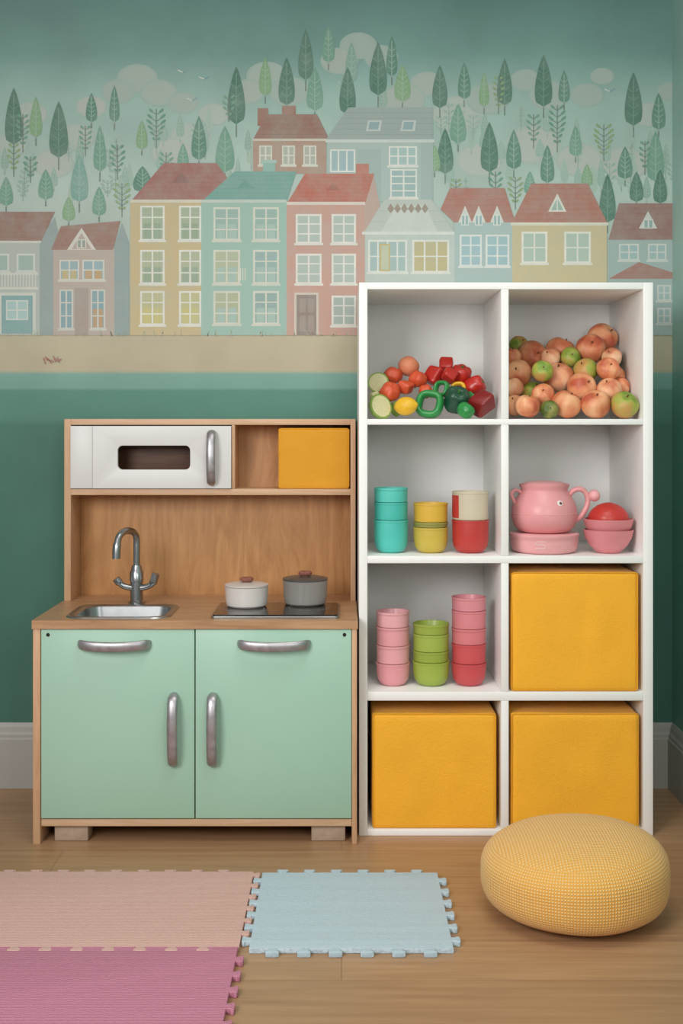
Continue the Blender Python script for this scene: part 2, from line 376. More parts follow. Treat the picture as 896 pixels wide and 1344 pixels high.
# --- rose house
mu.poly([(478,268),(490,228),(498,268),(498,440),(478,440)],'#bf9f94')
mu.rect(467,215,484,232,'#c06e5c'); mu.rect(376,266,478,440,'#ca9889'); mu.roof([(376,268),(400,228),(491,228),(479,268)],'#bc6450',8); mu.rect(376,265,479,269,'#dfd2c8')
mu.poly([(428,250),(437,240),(446,250)],'#a45442')
for x0,x1 in ((388,422),(435,467)):
    for y0,y1 in ((281,320),(333,373)): mu.win(x0,y0,x1,y1,'#b4c0b8','#ebe6de',2,3,2.6)
mu.rect(386,384,418,440,'#d6c7bb'); mu.rect(389,387,415,440,'#8d766e'); mu.rect(393,392,401,410,'#9f887e'); mu.rect(404,392,412,410,'#9f887e'); mu.rect(393,414,401,435,'#9f887e'); mu.rect(404,414,412,435,'#9f887e')
mu.win(435,388,467,428,'#a8b5ad','#ebe6de',2,3,2.6)
# --- white house
mu.roof([(477,306),(504,262),(566,262),(597,306)],'#bfc3bc',3); mu.poly([(500,304),(520,270),(558,270),(574,304)],'#cdd0ca'); mu.n+=1; mu.hold=True
for i in range(6): mu.poly([(508+i*9,274),(512.5+i*9,267),(517+i*9,274),(512.5+i*9,280)],'#9a8376')
mu.hold=False
mu.rect(479,304,597,440,'#c1c9c2'); mu.rect(475,304,600,308,'#dedfd8')
mu.win(483,315,534,358,'#a3bab8','#e6e4dc',4,2,2.4); mu.rect(498,320,512,356,'#c9ae6a'); mu.rect(500,322,510,354,'#c2c6a8'); mu.win(541,315,589,358,'#c2b280','#e6e4dc',3,2,2.4)
# --- blue-grey house with red roof
mu.rect(596,286,672,440,'#abbebc'); mu.roof([(578,275),(590,247),(662,247),(676,292),(596,292)],'#b06b5c',6)
for x in (604,622,646): mu.poly([(x-3,292),(x+6,270),(x+15,292)],'#dbdad2'); mu.win(x+1,282,x+11,296,'#8fb0b4','#e3e2da',2,1,1.2,sill=False)
mu.win(603,308,632,350,'#9fbec6','#e6e6e0',2,3,2.4); mu.win(637,308,668,350,'#9fbec6','#e6e6e0',2,3,2.4)
# --- yellow cottage
mu.rect(672,292,796,440,'#cdba90'); mu.roof([(670,295),(697,241),(771,241),(798,295)],'#b06d5c',8); mu.rect(670,292,798,296,'#e0dac8')
mu.poly([(719,278),(731,254),(743,278)],'#e4dfd2'); mu.poly([(723,276),(731,260),(739,276)],'#9db5ab'); mu.rect(730.2,260,731.8,277,'#e4dfd2')
mu.win(684,304,718,346,'#b2c2b4','#eae5d8',2,2,2.8); mu.win(740,304,775,346,'#b2c2b4','#eae5d8',2,2,2.8)
# --- far right house
mu.rect(798,312,884,440,'#9fb2af'); mu.roof([(798,315),(812,267),(884,267),(884,315)],'#95645b',7)
mu.poly([(838,300),(850,277),(862,300)],'#d3d2ca'); mu.win(844,288,857,300,'#8da5a5','#dad9d0',2,1,1.3,sill=False)
mu.win(812,320,838,342,'#9db8b8','#d4d5cd',2,2,2); mu.win(850,320,874,342,'#9db8b8','#d4d5cd',2,2,2)
mu.roof([(798,366),(838,344),(884,358),(884,366)],'#a6675b',3); mu.win(862,374,880,395,'#a3b9b7','#d4d5cd',2,2,2); mu.win(862,404,880,425,'#a3b9b7','#d4d5cd',2,2,2)
# ground tufts and marks
mu.n+=1; mu.hold=True
for i in range(110):
    x=random.uniform(-20,884); mu.line(x,441,x+random.uniform(-3,3),441-random.uniform(3,9),.8,random.choice(['#a9a88b','#97a288','#bdb79e']))
for i in range(9):
    x=57+i*2.6; mu.line(x,470+random.uniform(-3,3),x+3,475+random.uniform(-4,3),1.5,'#a5524a')
mu.hold=False
for x in range(-260,-10,34): mu.leaf(x,150+random.uniform(-30,60),220+random.uniform(0,60),13,random.choice([D,D2,L2]))
mm,nt,b=newmat('mural_paint')
at=nd(nt,'ShaderNodeAttribute'); at.attribute_name='Col'
g=nd(nt,'ShaderNodeNewGeometry'); n=nd(nt,'ShaderNodeTexNoise'); n.inputs['Scale'].default_value=14; n.inputs['Detail'].default_value=8; n.inputs['Roughness'].default_value=.75
nt.links.new(g.outputs['Position'],n.inputs['Vector'])
mr=nd(nt,'ShaderNodeMapRange'); mr.inputs['From Min'].default_value=.3; mr.inputs['From Max'].default_value=.7; mr.inputs['To Min'].default_value=0.04; mr.inputs['To Max'].default_value=.42
nt.links.new(n.outputs['Fac'],mr.inputs['Value'])
mx=nd(nt,'ShaderNodeMix',data_type='RGBA'); nt.links.new(mr.outputs[0],mx.inputs[0]); nt.links.new(at.outputs['Color'],mx.inputs[6]); mx.inputs[7].default_value=lin('#a6b7af')
nt.links.new(mx.outputs[2],b.inputs['Base Color']); b.inputs['Roughness'].default_value=.65
me=bpy.data.meshes.new('mural'); me.from_pydata(mu.v,[],mu.f); me.update()
ca=me.color_attributes.new('Col','FLOAT_COLOR','CORNER'); li=0
for p,c in zip(me.polygons,mu.c):
    for l in p.loop_indices: ca.data[l].color=c
me.materials.append(mm); mo=bpy.data.objects.new('painted_mural',me); reg(mo,(0,0,0),wb); meta(mo,"pastel town houses and leaf-shaped trees painted on the wall")
# ================================================================= cube shelf
SF=-.42; SB=-.032
sh=empty('cube_shelf',(.431,-.226,0),"white laminate cube shelving unit of two columns and four rows","shelf")
box('side_panel',(.046,.068),(SF,SB),(0,1.450),M['white'],.0012,sh); box('side_panel',(.790,.816),(SF,SB),(0,1.450),M['white'],.0012,sh)
box('top_panel',(.068,.790),(SF,SB),(1.432,1.450),M['white'],.0012,sh)
box('bottom_panel',(.068,.790),(SF,SB),(0,.016),M['white'],.0012,sh)
for z0,z1 in ((.354,.377),(.714,.733),(1.077,1.092)): box('shelf_board',(.068,.790),(SF,SB),(z0,z1),M['white'],.0012,sh)
for z0,z1 in ((.016,.354),(.377,.714),(.733,1.077),(1.092,1.432)): box('divider',(.418,.438),(SF,SB),(z0,z1),M['white'],.0012,sh)
box('back_panel',(.046,.816),(SB,SB+.006),(.0,1.450),M['white'],.0005,sh)
# ================================================================= storage cubes
def cube_box(name,x,y,z,label,group,seed,mt='yellow'):
    cx,cy=(x[0]+x[1])/2,(y[0]+y[1])/2; root=empty(name,(cx,cy,z[0]),label,"storage box",group)
    sx,sy,sz=x[1]-x[0],y[1]-y[0],z[1]-z[0]; N=26
    bm=bmesh.new(); bmesh.ops.create_cube(bm,size=1); bmesh.ops.subdivide_edges(bm,edges=bm.edges[:],cuts=N,use_grid_fill=True)
    r=.006
    for v in bm.verts:
        p=Vector((v.co.x*sx,v.co.y*sy,v.co.z*sz)); h=Vector((sx/2-r,sy/2-r,sz/2-r))
        q=Vector([max(-h[i],min(h[i],p[i])) for i in range(3)]); dd=p-q
        if dd.length>1e-6: p=q+dd.normalized()*r
        u=(1-(2*v.co.x)**2)*(1-(2*v.co.z)**2)
        w=noise.noise(Vector((v.co.x*3+seed,v.co.z*3,v.co.y*3)))*.003
        w2=noise.noise(Vector((v.co.x*7+seed*2,v.co.z*2.2,v.co.y*3)))*.0024*u
        if v.co.y<-.49: p.y+=-.001*u+w*.8+w2+.001
        if v.co.z>.49: p.z+=w-.003
        if abs(v.co.x)>.49: p.x-=math.copysign(abs(w)*.7,v.co.x)
        v.co=p+Vector((0,0,sz/2))
    me=bpy.data.meshes.new('box_body'); bm.to_mesh(me); bm.free(); me.materials.append(M[mt])
    for p in me.polygons: p.use_smooth=True
    ob=bpy.data.objects.new('box_body',me); reg(ob,(cx,cy,z[0]),root)
    a,b_=sx/2-.003,sz; L=[(px_,-sy/2+.003,pz) for px_,pz in rrect(-a,.003,a,b_-.004,.006,4)]
    tube('seam_piping',L,.0020,.0020,(0,1,0),M['yellowseam'] if mt=='yellow' else M[mt],(cx,cy,z[0]),root,sub=1,seg=8,closed=True)
    return root
gy="yellow fabric storage cubes in the shelf"
cube_box('storage_cube',(.4445,.780),(-.416,-.06),(.377,.692),"yellow fabric storage cube in an upper compartment",gy,1)
cube_box('storage_cube',(.080,.408),(-.412,-.06),(.016,.320),"yellow fabric storage cube beside another on the bottom row",gy,5)
cube_box('storage_cube',(.4445,.781),(-.418,-.06),(.016,.322),"yellow fabric storage cube below another, behind the pouf",gy,9)
# ================================================================= play kitchen
pk=empty('play_kitchen',(-.376,-.25,0),"wooden toy kitchen with mint doors, sink and hutch","play kitchen")
KF=-.482
box('side_panel',(-.792,-.773),(KF,-.03),(0,.553),M['birchv'],.001,pk); box('side_panel',(.0265,.040),(KF,-.03),(0,.553),M['birchv'],.001,pk)
x0,x1,y0,y1,z0,z1=-.794,.042,-.486,-.024,.553,.575; hx0,hx1,hy0,hy1=-.70,-.465,-.44,-.245
xs=[x0,hx0,hx1,x1]; ys=[y0,hy0,hy1,y1]; bm=bmesh.new(); g={}
for k,z in enumerate((z0,z1)):
    for i,x in enumerate(xs):
        for j,y in enumerate(ys): g[i,j,k]=bm.verts.new((x+.376,y+.25,z-.564))
for i in range(3):
    for j in range(3):
        if i==1 and j==1: continue
        bm.faces.new((g[i,j,1],g[i+1,j,1],g[i+1,j+1,1],g[i,j+1,1])); bm.faces.new((g[i,j+1,0],g[i+1,j+1,0],g[i+1,j,0],g[i,j,0]))
for i in range(3):
    bm.faces.new((g[i,0,0],g[i+1,0,0],g[i+1,0,1],g[i,0,1])); bm.faces.new((g[i,3,1],g[i+1,3,1],g[i+1,3,0],g[i,3,0]))
    bm.faces.new((g[0,i,1],g[0,i+1,1],g[0,i+1,0],g[0,i,0])); bm.faces.new((g[3,i,0],g[3,i+1,0],g[3,i+1,1],g[3,i,1]))
bm.faces.new((g[1,1,1],g[2,1,1],g[2,1,0],g[1,1,0]));bm.faces.new((g[1,2,0],g[2,2,0],g[2,2,1],g[1,2,1]));bm.faces.new((g[1,1,0],g[1,2,0],g[1,2,1],g[1,1,1]));bm.faces.new((g[2,1,1],g[2,2,1],g[2,2,0],g[2,1,0]))
me=bpy.data.meshes.new('worktop'); bm.to_mesh(me); bm.free(); me.materials.append(M['birchtop']); reg(bpy.data.objects.new('worktop',me),(-.376,-.25,.564),pk)
box('cabinet_body',(-.772,.0262),(-.464,-.032),(.064,.47),M['birch'],.001,pk)
box('bottom_rail',(-.772,.0262),(-.476,-.40),(.044,.0625),M['birch'],.001,pk)
for a,b_ in ((-.742,-.655),(-.078,.010)): box('foot',(a,b_),(-.46,-.40),(0,.044),M['footwood'],.003,pk)
box('gap_shade_strip',(-.772,.0262),(-.464,-.45),(.47,.553),M['dark'],.0005,pk)  # near-black strip added behind the doors, shade of the gaps put into its colour
tap=lambda t:.55+.45*min(1,math.sin(math.pi*t)*1.9)
for a,b_,hx,vx in ((-.771,-.3775,-.582,-.430),(-.3745,.0255,-.173,-.330)):
    d=box('cabinet_door',(a,b_),(KF,-.465),(.066,.551),M['mint'],.0015,pk); d["label"]="mint green painted door"
    hp=[(-.092,.002,0),(-.088,-.012,0),(-.075,-.024,0),(-.045,-.032,0),(0,-.035,0),(.045,-.032,0),(.075,-.024,0),(.088,-.012,0),(.092,.002,0)]
    h=tube('handle',[(p[0],p[1],-.004+.004*(p[0]/.09)**2) for p in hp],.005,.0128,(0,0,1),M['handle'],(hx,KF,.5160),d,sub=4,seg=18,taper=tap); h["label"]="silver bow handle"
    hp2=[(0,p[1],p[0]) for p in hp]
    h=tube('handle',hp2,.0062,.0132,(1,0,0),M['handle'],(vx,KF,.2955),d,sub=4,seg=18,taper=tap); h["label"]="silver bow handle"
    sx=a+.018 if a<-.5 else b_-.018
    s=lathe('screw',[(0,0),(.0045,0),(.0045,.002),(.003,.0026),(0,.0026)],M['dark'],(sx,KF,.538),d,seg=16); s.rotation_euler=(math.pi/2,0,0)
# hutch
HF=-.15
hu=M['birch']
box('hutch_side_panel',(-.790,-.771),(HF,-.02),(.575,1.094),M['birchv'],.001,pk); box('hutch_side_panel',(.0255,.040),(HF,-.02),(.575,1.094),M['birchv'],.001,pk)
box('hutch_top',(-.771,.0255),(HF,-.02),(1.077,1.094),hu,.001,pk); box('hutch_shelf',(-.771,.0255),(HF,-.026),(.877,.8945),hu,.001,pk)
box('backboard',(-.771,.0255),(-.026,-.020),(.575,1.077),M['birchback'],.0005,pk)
box('hutch_divider',(-.3130,-.3035),(HF,-.026),(.8945,1.077),M['birchv'],.001,pk)
box('oven_cavity',(-.765,-.3135),(-.060,-.028),(.8950,1.0765),M['cavity'],.001,pk)
box('oven_fascia',(-.771,-.7085),(HF-.006,HF+.006),(.896,1.074),M['ovenwhite'],.001,pk)
cx,cz=(-.7075-.3135)/2,.985
o=extr('oven_door',[[(-.197,-.089),(.197,-.089),(.197,.089),(-.197,.089)],rrect(-.636-cx,.950-cz,-.430-cx,1.018-cz,.014)],.014,.0012,M['ovenwhite'],(cx,HF-.002,cz),'XZ',pk); o["label"]="white oven door with a rounded window opening"
h=tube('handle',[(0,p[1],p[0]*.83) for p in hp],.006,.0125,(1,0,0),M['handle'],(X(278,3.34),HF-.009,.984),o,sub=4,seg=18,taper=tap)
# sink
def rr3(x0,y0,x1,y1,r,z): return [(a,b_,z) for a,b_ in rrect(x0,y0,x1,y1,r,8)]
loops=[rr3(-.722,-.462,-.445,-.222,.05,.5752),rr3(-.720,-.460,-.447,-.224,.05,.5785),rr3(-.706,-.446,-.461,-.238,.045,.5785),rr3(-.699,-.439,-.466,-.246,.04,.574),rr3(-.692,-.432,-.473,-.252,.04,.52),rr3(-.67,-.41,-.495,-.275,.035,.505)]
vs=[Vector(p)-Vector((-.58,-.34,.575)) for L in loops for p in L]; n_=len(loops[0]); fs=[]
for i in range(len(loops)-1):
    for j in range(n_): fs.append((i*n_+j,i*n_+(j+1)%n_,(i+1)*n_+(j+1)%n_,(i+1)*n_+j))
fs.append(tuple(range(5*n_,6*n_))); sk=mesh('sink',vs,fs,M['steel'],(-.58,-.34,.575),pk); sk["label"]="steel inset sink basin"
# faucet
fx,fy=-.575,-.198
fb=lathe('faucet',[(0,0),(.023,0),(.023,.005),(.018,.009),(.0175,.062),(.0195,.064),(.0195,.088),(.0165,.093),(.013,.108),(0,.108)],M['chrome'],(fx,fy,.575),pk); fb["label"]="chrome gooseneck faucet"
dr=Vector((-.42,-.80,0)).normalized()
sp=[(0,0,.10),(0,0,.15),(0,0,.18)]+[tuple(dr*(.042-.042*math.cos(t))+Vector((0,0,.180+.028*math.sin(t)))) for t in (.5,1.0,1.57,2.1,2.7)]+[tuple(dr*.088+Vector((0,0,.165))),tuple(dr*.090+Vector((0,0,.135)))]
tube('spout',sp,.0095,.0095,dr.cross(Vector((0,0,1))),M['chrome'],(fx,fy,.575),fb,sub=4,seg=14,taper=lambda t:1 if t<.86 else 1.2)
for sg,zz in ((-1,.072),(1,.086)):
    vs,fs=tube_data([(0,-.004,.044),(sg*.018,-.006,.046),(sg*.034,-.008,.050),(sg*.047,-.010,.060),(sg*.056,-.012,zz)],.0085,.0085,(0,1,0),taper=lambda t:1 if t<.75 else 1.3)
    mesh('tap_lever',vs,fs,M['chrome'],(fx,fy,.575),fb,ang=60)
# cooktop
ct=extr('cooktop',[rrect(-.167,-.112,.167,.112,.012)],.006,.001,M['steel'],(-.172,-.346,.578),'XY',pk); ct["label"]="steel-framed black glass hob"
gl=extr('glass_plate',[rrect(-.162,-.107,.162,.107,.009)],.003,.0005,M['black'],(-.172,-.346,.5825),'XY',ct)
for bx,by in ((-.09,.0),(.085,.02)):
    tube('burner_ring',[(.055*math.cos(t),.055*math.sin(t),0) for t in [2*math.pi*i/16 for i in range(16)]],.0010,.0004,(0,0,1),M['handle'],(-.172+bx,-.346+by,.5842),ct,sub=2,seg=6,closed=True)
def pot(x,y,r,h,mat,lmat,label):
    z=.5848; p=empty('toy_pot',(x,y,z),label,"toy pot","toy saucepans on the hob")
    lathe('pot_body',[(0,0),(r*.86,0),(r*.93,.004),(r*.98,.02),(r,h-.004),(r*1.02,h),(r*.96,h),(r*.93,h-.004),(r*.9,.01),(0,.006)],mat,(x,y,z),p)
    l=lathe('lid',[(0,h-.006),(r*.9,h-.006),(r*.9,h+.0008),(r*1.01,h+.001),(r*1.01,h+.005),(r*.8,h+.008),(r*.4,h+.010),(0,h+.011)],lmat,(x,y,z),p)
    lathe('lid_knob',[(0,0),(.012,0),(.0125,.002),(.018,.005),(.019,.010),(.015,.0135),(0,.0145)],M['knob'],(x,y,z+h+.010),l,seg=24)
pot(-.258,-.30,.059,.054,M['potwhite'],M['potlid'],"white enamel toy saucepan with a wooden lid knob")
pot(-.100,-.262,.061,.066,M['potgray'],M['potgraylid'],"grey toy saucepan with dark lid and wooden knob")
c=cube_box('storage_box',(-.181,.0235),(-.146,-.03),(.8945,1.070),"small mustard yellow storage box inside the toy kitchen hutch",None,14,'mustard')
# ================================================================= stacking cups
CM={}
def cmat(h,rough=.42):
    if h not in CM: CM[h]=plain('cup_plastic_'+h[1:],h,rough,var=.05,nscale=12,coat=.1)
    return CM[h]
def cup(x,y,z,r,h,hx,first,label,group,rounded=True,top=False):
    ins=.012
    if first: out=[(0,0),(r*.55,0),(r*.74,.004),(r*.9,.016 if rounded else .006),(r*.96,.032 if rounded else .012)]
    else: out=[(0,-ins),(r*.74,-ins),(r*.80,-ins+.003),(r*.82,.0006),(r*.955,.0008),(r*.965,.004)]
    out+=[(r*.975,h*.75),(r*.98,h-.006),(r,h-.005),(r,h),(r*.93,h),(r*.90,h-.004),(r*.86,h-ins-.004)]
    if first: out+=[(r*.8,.02),(0,.012)]
    else: out+=[(r*.72,min(h-ins-.006,.0)) if h-ins-.006>0 else (r*.72,h-ins-.008),(0,min(0,h-ins-.008))]
    ob=lathe('stacking_cup',out,cmat(hx),(x,y,z),seg=36,ang=40); meta(ob,label,"cup",group); return ob
def stack(px,base,r,items,name,d=3.172):
    x=(px-448)*d/F; z=base
    for i,(h,c_,lab) in enumerate(items):
        last=cup(x,-CD+d,z,r*(1 if i==0 else .98),h,c_,i==0,lab,name); z+=h+.0006
    return last
stack(513,.7335,.047,[(.088,'#4fc0b4',"tall turquoise plastic cup at the bottom of its stack"),(.047,'#48b8ac',"turquoise plastic cup in the middle of its stack"),(.038,'#58c4b8',"turquoise plastic cup on top of its stack")],"turquoise stacking cups")
stack(565,.7335,.0475,[(.068,'#cbb048',"olive yellow rounded plastic cup at the bottom of its stack"),(.014,'#94904a',"thin dark olive plastic cup between yellow cups"),(.050,'#d9ae3e',"yellow plastic cup on top of its stack")],"yellow stacking cups")
cc=stack(617,.7335,.0505,[(.088,'#bd3b36',"red plastic cup under a cream cup"),(.076,'#cdc2aa',"cream plastic cup with a red side stripe, on a red cup")],"red and cream stacking cups")
vs=[];fs=[];rr=.0505*.98*.985; A=[math.radians(176+6*i) for i in range(9)]
for z in (.006,.066):
    for a in A: vs.append((rr*1.012*math.cos(a),rr*1.012*math.sin(a),z))
    for a in A: vs.append((rr*.965*math.cos(a),rr*.965*math.sin(a),z))
n=len(A)
for i in range(n-1):
    fs.append((i,i+1,2*n+i+1,2*n+i)); fs.append((n+i+1,n+i,3*n+i,3*n+i+1)); fs.append((2*n+i,2*n+i+1,3*n+i+1,3*n+i)); fs.append((i+1,i,n+i,n+i+1))
fs.append((0,2*n,3*n,n)); fs.append((n-1,2*n-1,4*n-1,3*n-1))
st_=mesh('side_stripe',vs,fs,cmat('#bd3b36')); st_.parent=cc; st_.location=(0,0,0); st_["label"]="red vertical stripe"
stack(515.5,.3775,.046,[(.060,'#e59aa1',"pale pink plastic cup at the bottom of its stack"),(.047,'#e8a4aa',"pale pink plastic cup in a stack"),(.049,'#e69fa7',"pale pink plastic cup in a stack"),(.040,'#e8a9af',"pale pink plastic cup on top of its stack")],"pale pink stacking cups")
stack(565.5,.3775,.050,[(.064,'#9db148',"lime green plastic cup at the bottom of its stack"),(.028,'#96aa44',"lime green plastic cup in a stack"),(.045,'#a0b44e',"lime green plastic cup in a stack"),(.027,'#9aad4a',"lime green plastic cup on top of its stack")],"lime green stacking cups")
stack(615,.3775,.0475,[(.060,'#c84c50',"coral red plastic cup at the bottom of its stack"),(.051,'#cd5257',"coral red plastic cup in a stack"),(.041,'#d97c83',"rose pink plastic cup in a stack"),(.047,'#dc858d',"rose pink plastic cup in a stack"),(.035,'#dd8e97',"rose pink plastic cup on top of its stack")],"red and rose stacking cups")
# ================================================================= pink jug on dish
pink=cmat('#e69da0'); pink2=cmat('#eaa8aa'); wht=cmat('#eddfdc'); blk=cmat('#6b474a'); red=cmat('#c4362f')
bs=empty('toy_dish',(.549,-.315,.7335),"low round pink plastic dish with a pale squiggle, under a jug","toy dish")
lathe('dish_body',[(0,0),(.074,0),(.084,.004),(.089,.014),(.0905,.030),(.090,.040),(.093,.043),(.093,.050),(.089,.0525),(0,.0525)],pink2,(.549,-.315,.7335),bs,seg=64,ang=50)
mk=[(u,v) for u,v in ((.013,.010),(-.012,.009),(-.013,.002),(.007,.001),(.008,-.007),(-.016,-.008))]
def ond(u,v): a=-math.pi/2-.25+u/.0905; return (.0912*math.cos(a),.0912*math.sin(a),.025+v)
tube('squiggle_mark',[ond(*p) for p in mk],.0008,.0008,(math.sin(.25),1,0),wht,(.549,-.315,.7335),bs,sub=4,seg=6)
jx,jy,jz=.549,-.315,.7865
jg=empty('toy_jug',(jx,jy,jz),"pink plastic toy jug with a small eye and curled handle","toy jug")
R=.088
lathe('jug_body',[(0,0),(.05,0),(.068,.004),(.081,.018),(.087,.034),(R,.05),(.087,.066),(.081,.084),(.071,.100),(.063,.111),(.063,.118),(.067,.126),(.067,.130),(.060,.130),(.054,.124),(.05,.10),(.05,.03),(0,.03)],pink,(jx,jy,jz),jg,seg=48,ang=60)
lathe('jug_lid',[(0,.122),(.057,.122),(.059,.132),(.048,.136),(.020,.139),(0,.140)],pink2,(jx,jy,jz),jg,seg=40)
tube('jug_handle',[(.062,-.01,.095),(.075,-.015,.112),(.092,-.02,.118),(.108,-.02,.108),(.114,-.02,.085),(.106,-.02,.06),(.092,-.015,.04),(.076,-.01,.03)],.007,.007,(0,1,0),pink,(jx,jy,jz),jg,sub=5,seg=12)
lathe('handle_ball',[(.016*math.sin(t),-.016*math.cos(t)) for t in [math.pi*i/12 for i in range(13)]],pink2,(jx+.131,jy-.02,jz+.100),jg,seg=24)
tube('jug_loop',[(-.06,-.01,.105),(-.078,-.012,.115),(-.090,-.012,.105),(-.086,-.012,.09),(-.078,-.01,.076)],.005,.005,(0,1,0),pink,(jx,jy,jz),jg,sub=5,seg=10)
def disc_on(name,r,mat,ang,z,off,par,rad=.08):
    o=lathe(name,[(0,-.004),(r,-.004),(r,0),(r*.7,.001),(0,.0015)],mat,(jx+(rad+off)*math.sin(ang),jy-(rad+off)*math.cos(ang),jz+z),par,seg=24)
    o.rotation_euler=(math.pi/2-.35,0,ang); return o
disc_on('eye',.0080,wht,.36,.083,0,jg,.0818); disc_on('pupil',.0040,blk,.37,.083,.0015,jg,.0818)
tube('jug_band',[(.0875*math.cos(t),.0875*math.sin(t),.053) for t in [2*math.pi*i/32 for i in range(32)]],.0012,.0012,(0,0,1),pink2,(jx,jy,jz),jg,sub=2,seg=8,closed=True)
# bowls
bx,by=.7180,-.335; rb=.0665
def bowl(z,h,label):
    r=rb; ob=lathe('toy_bowl',[(0,0),(r*.45,0),(r*.5,.003),(r*.75,h*.3),(r*.93,h*.65),(r,h-.003),(r*1.01,h),(r*.96,h),(r*.89,h*.68),(r*.7,h*.34),(r*.4,.008),(0,.007)],cmat('#de8b90'),(bx,by,z),seg=44,ang=60); return meta(ob,label,"bowl","pink toy bowls")
bowl(.7335,.062,"pink plastic toy bowl at the bottom of the stack"); bowl(.7665,.058,"pink plastic toy bowl nested in another")
sw=lathe('toy_strawberry',[(0,0),(.02,.003),(.038,.014),(.052,.032),(.055,.044),(.052,.056),(.043,.069),(.030,.079),(.015,.085),(.005,.087),(0,.087)],red,(bx,by,.781),seg=36,ang=80); meta(sw,"red plastic toy strawberry half resting in a pink bowl","toy food")
# ================================================================= toy food piles
def relax(items,xr,yr,zf,it=260,tol=.985,wx=.3):
    for k in range(it):
        for i in range(len(items)):
            a=items[i]
            for j in range(i+1,len(items)):
                b_=items[j]; d=a['p']-b_['p']; m=a['r']+b_['r']; L=d.length
                if L<m*tol:
                    if L<1e-5: d=Vector((0,.01,0));L=.01
                    if abs(d.y)<.004: d.y+=.006*(1 if a['p'].z>b_['p'].z else -1)
                    s=(m*tol-L)*.5/L
                    mv=Vector((d.x*wx,d.y*1.6,d.z*wx))*s; a['p']+=mv; b_['p']-=mv
        for a in items:
            r=a['r']*1.03; p=a['p']
            p.x=max(xr[0]+r,min(xr[1]-r,p.x)); p.y=max(yr[0]+r,min(yr[1]-r,p.y)); p.z=max(zf+r*.96,p.z)
def blob_mesh(seed,lump=.05,dimple=.16,stretch=1.0,lobes=0,lobd=.08,sq=0):
    vs=[];fs=[];U,V=30,20
    for i in range(V+1):
        t=math.pi*i/V
        for j in range(U):
            a=2*math.pi*j/U
            d=Vector((math.sin(t)*math.cos(a),math.sin(t)*math.sin(a),math.cos(t)))
            r=1+lump*noise.noise(d*1.6+Vector((seed*3.1,seed,0)))-dimple*math.exp(-(t/.38)**2)-dimple*.5*math.exp(-((math.pi-t)/.3)**2)
            if lobes: r*=1-lobd*(.5-.5*math.cos(lobes*a))*math.sin(t)
            if sq: r*=1/( (abs(d.x)**4+abs(d.y)**4+abs(d.z)**4)**.25 )**sq*.93
            vs.append((d.x*r,d.y*r,d.z*r*stretch))
    for i in range(V):
        for j in range(U): a=i*U+j;b_=i*U+(j+1)%U; fs.append((a,a+U,b_+U,b_))
    return vs,fs
def fruitmat(name,a,b_,c):
    m,nt,bs_=newmat(name); tc=nd(nt,'ShaderNodeTexCoord')
    mp=nd(nt,'ShaderNodeMapping'); mp.inputs['Scale'].default_value=(1,1,.4); nt.links.new(tc.outputs['Object'],mp.inputs[0])
    oi=nd(nt,'ShaderNodeObjectInfo'); ad=nd(nt,'ShaderNodeVectorMath',operation='ADD'); cm=nd(nt,'ShaderNodeCombineXYZ'); ml=nd(nt,'ShaderNodeMath',operation='MULTIPLY'); ml.inputs[1].default_value=17
    nt.links.new(oi.outputs['Random'],ml.inputs[0]); nt.links.new(ml.outputs[0],cm.inputs[0]); nt.links.new(mp.outputs[0],ad.inputs[0]); nt.links.new(cm.outputs[0],ad.inputs[1])
    n=nd(nt,'ShaderNodeTexNoise'); n.inputs['Scale'].default_value=.9; n.inputs['Detail'].default_value=3; n.inputs['Roughness'].default_value=.45; nt.links.new(ad.outputs[0],n.inputs['Vector'])
    r=nd(nt,'ShaderNodeValToRGB'); e=r.color_ramp.elements; e[0].position=.34; e[0].color=lin(a); e[1].position=.62; e[1].color=lin(c); q=e.new(.47); q.color=lin(b_)
    nt.links.new(n.outputs['Fac'],r.inputs[0]); nt.links.new(r.outputs[0],bs_.inputs['Base Color']); bs_.inputs['Roughness'].default_value=.45
    return m
fm={'o':fruitmat('peach_orange','#bf5d42','#dd8b60','#ecb184'),'p':fruitmat('peach_pale','#cf7b59','#e7a57c','#f0c8a2'),'g':fruitmat('green_apple','#6f8d2e','#9eac48','#cc9a5a'),'d':fruitmat('dark_green','#42561f','#5f702e','#8b8a46'),'stem':plain('fruit_stem','#6d4a2c',.8)}
bodies=[blob_mesh(s,.06,.22,.95) for s in range(5)]
bme=[]
for i,(vs,fs) in enumerate(bodies):
    me=bpy.data.meshes.new('fruit_body'); me.from_pydata(vs,[],fs); me.update()
    for p in me.polygons: p.use_smooth=True
    bme.append(me)
fl=[(810,444,20,'o'),(774,459,19,'o'),(738,460,19,'o'),(703,466,19,'o'),(688,453,13,'g'),(732,490,20,'p'),(767,484,16,'g'),(793,489,15,'o'),(802,472,13,'p'),(822,470,14,'d'),(821,491,14,'o'),(829,507,14,'o'),(684,491,18,'o'),(676,511,14,'p'),(698,513,17,'g'),(718,521,15,'o'),(677,530,14,'o'),(696,538,16,'o'),(746,535,19,'o'),(759,509,19,'o'),(789,534,19,'o'),(800,511,16,'p'),(825,534,18,'g'),(712,490,14,'g'),(720,541,12,'d'),(752,470,13,'g'),(680,470,13,'o'),(720,472,13,'p')]
items=[]
for px,py,r,k in fl:
    d=3.135+max(0,(535-py))*.0021; s=F/d
    items.append(dict(p=Vector(((px-448)/s,-CD+d,CH-(py-560)/s)),r=r/s*1.02,k=k))
relax(items,(.438,.790),(-.414,-.045),1.0925,500,.985,.14)
dm={'o':"orange-pink toy peach piled with other fruit",'p':"pale peach-coloured toy fruit in the pile",'g':"yellow-green toy apple piled among peaches",'d':"dark green toy fruit among the peaches"}
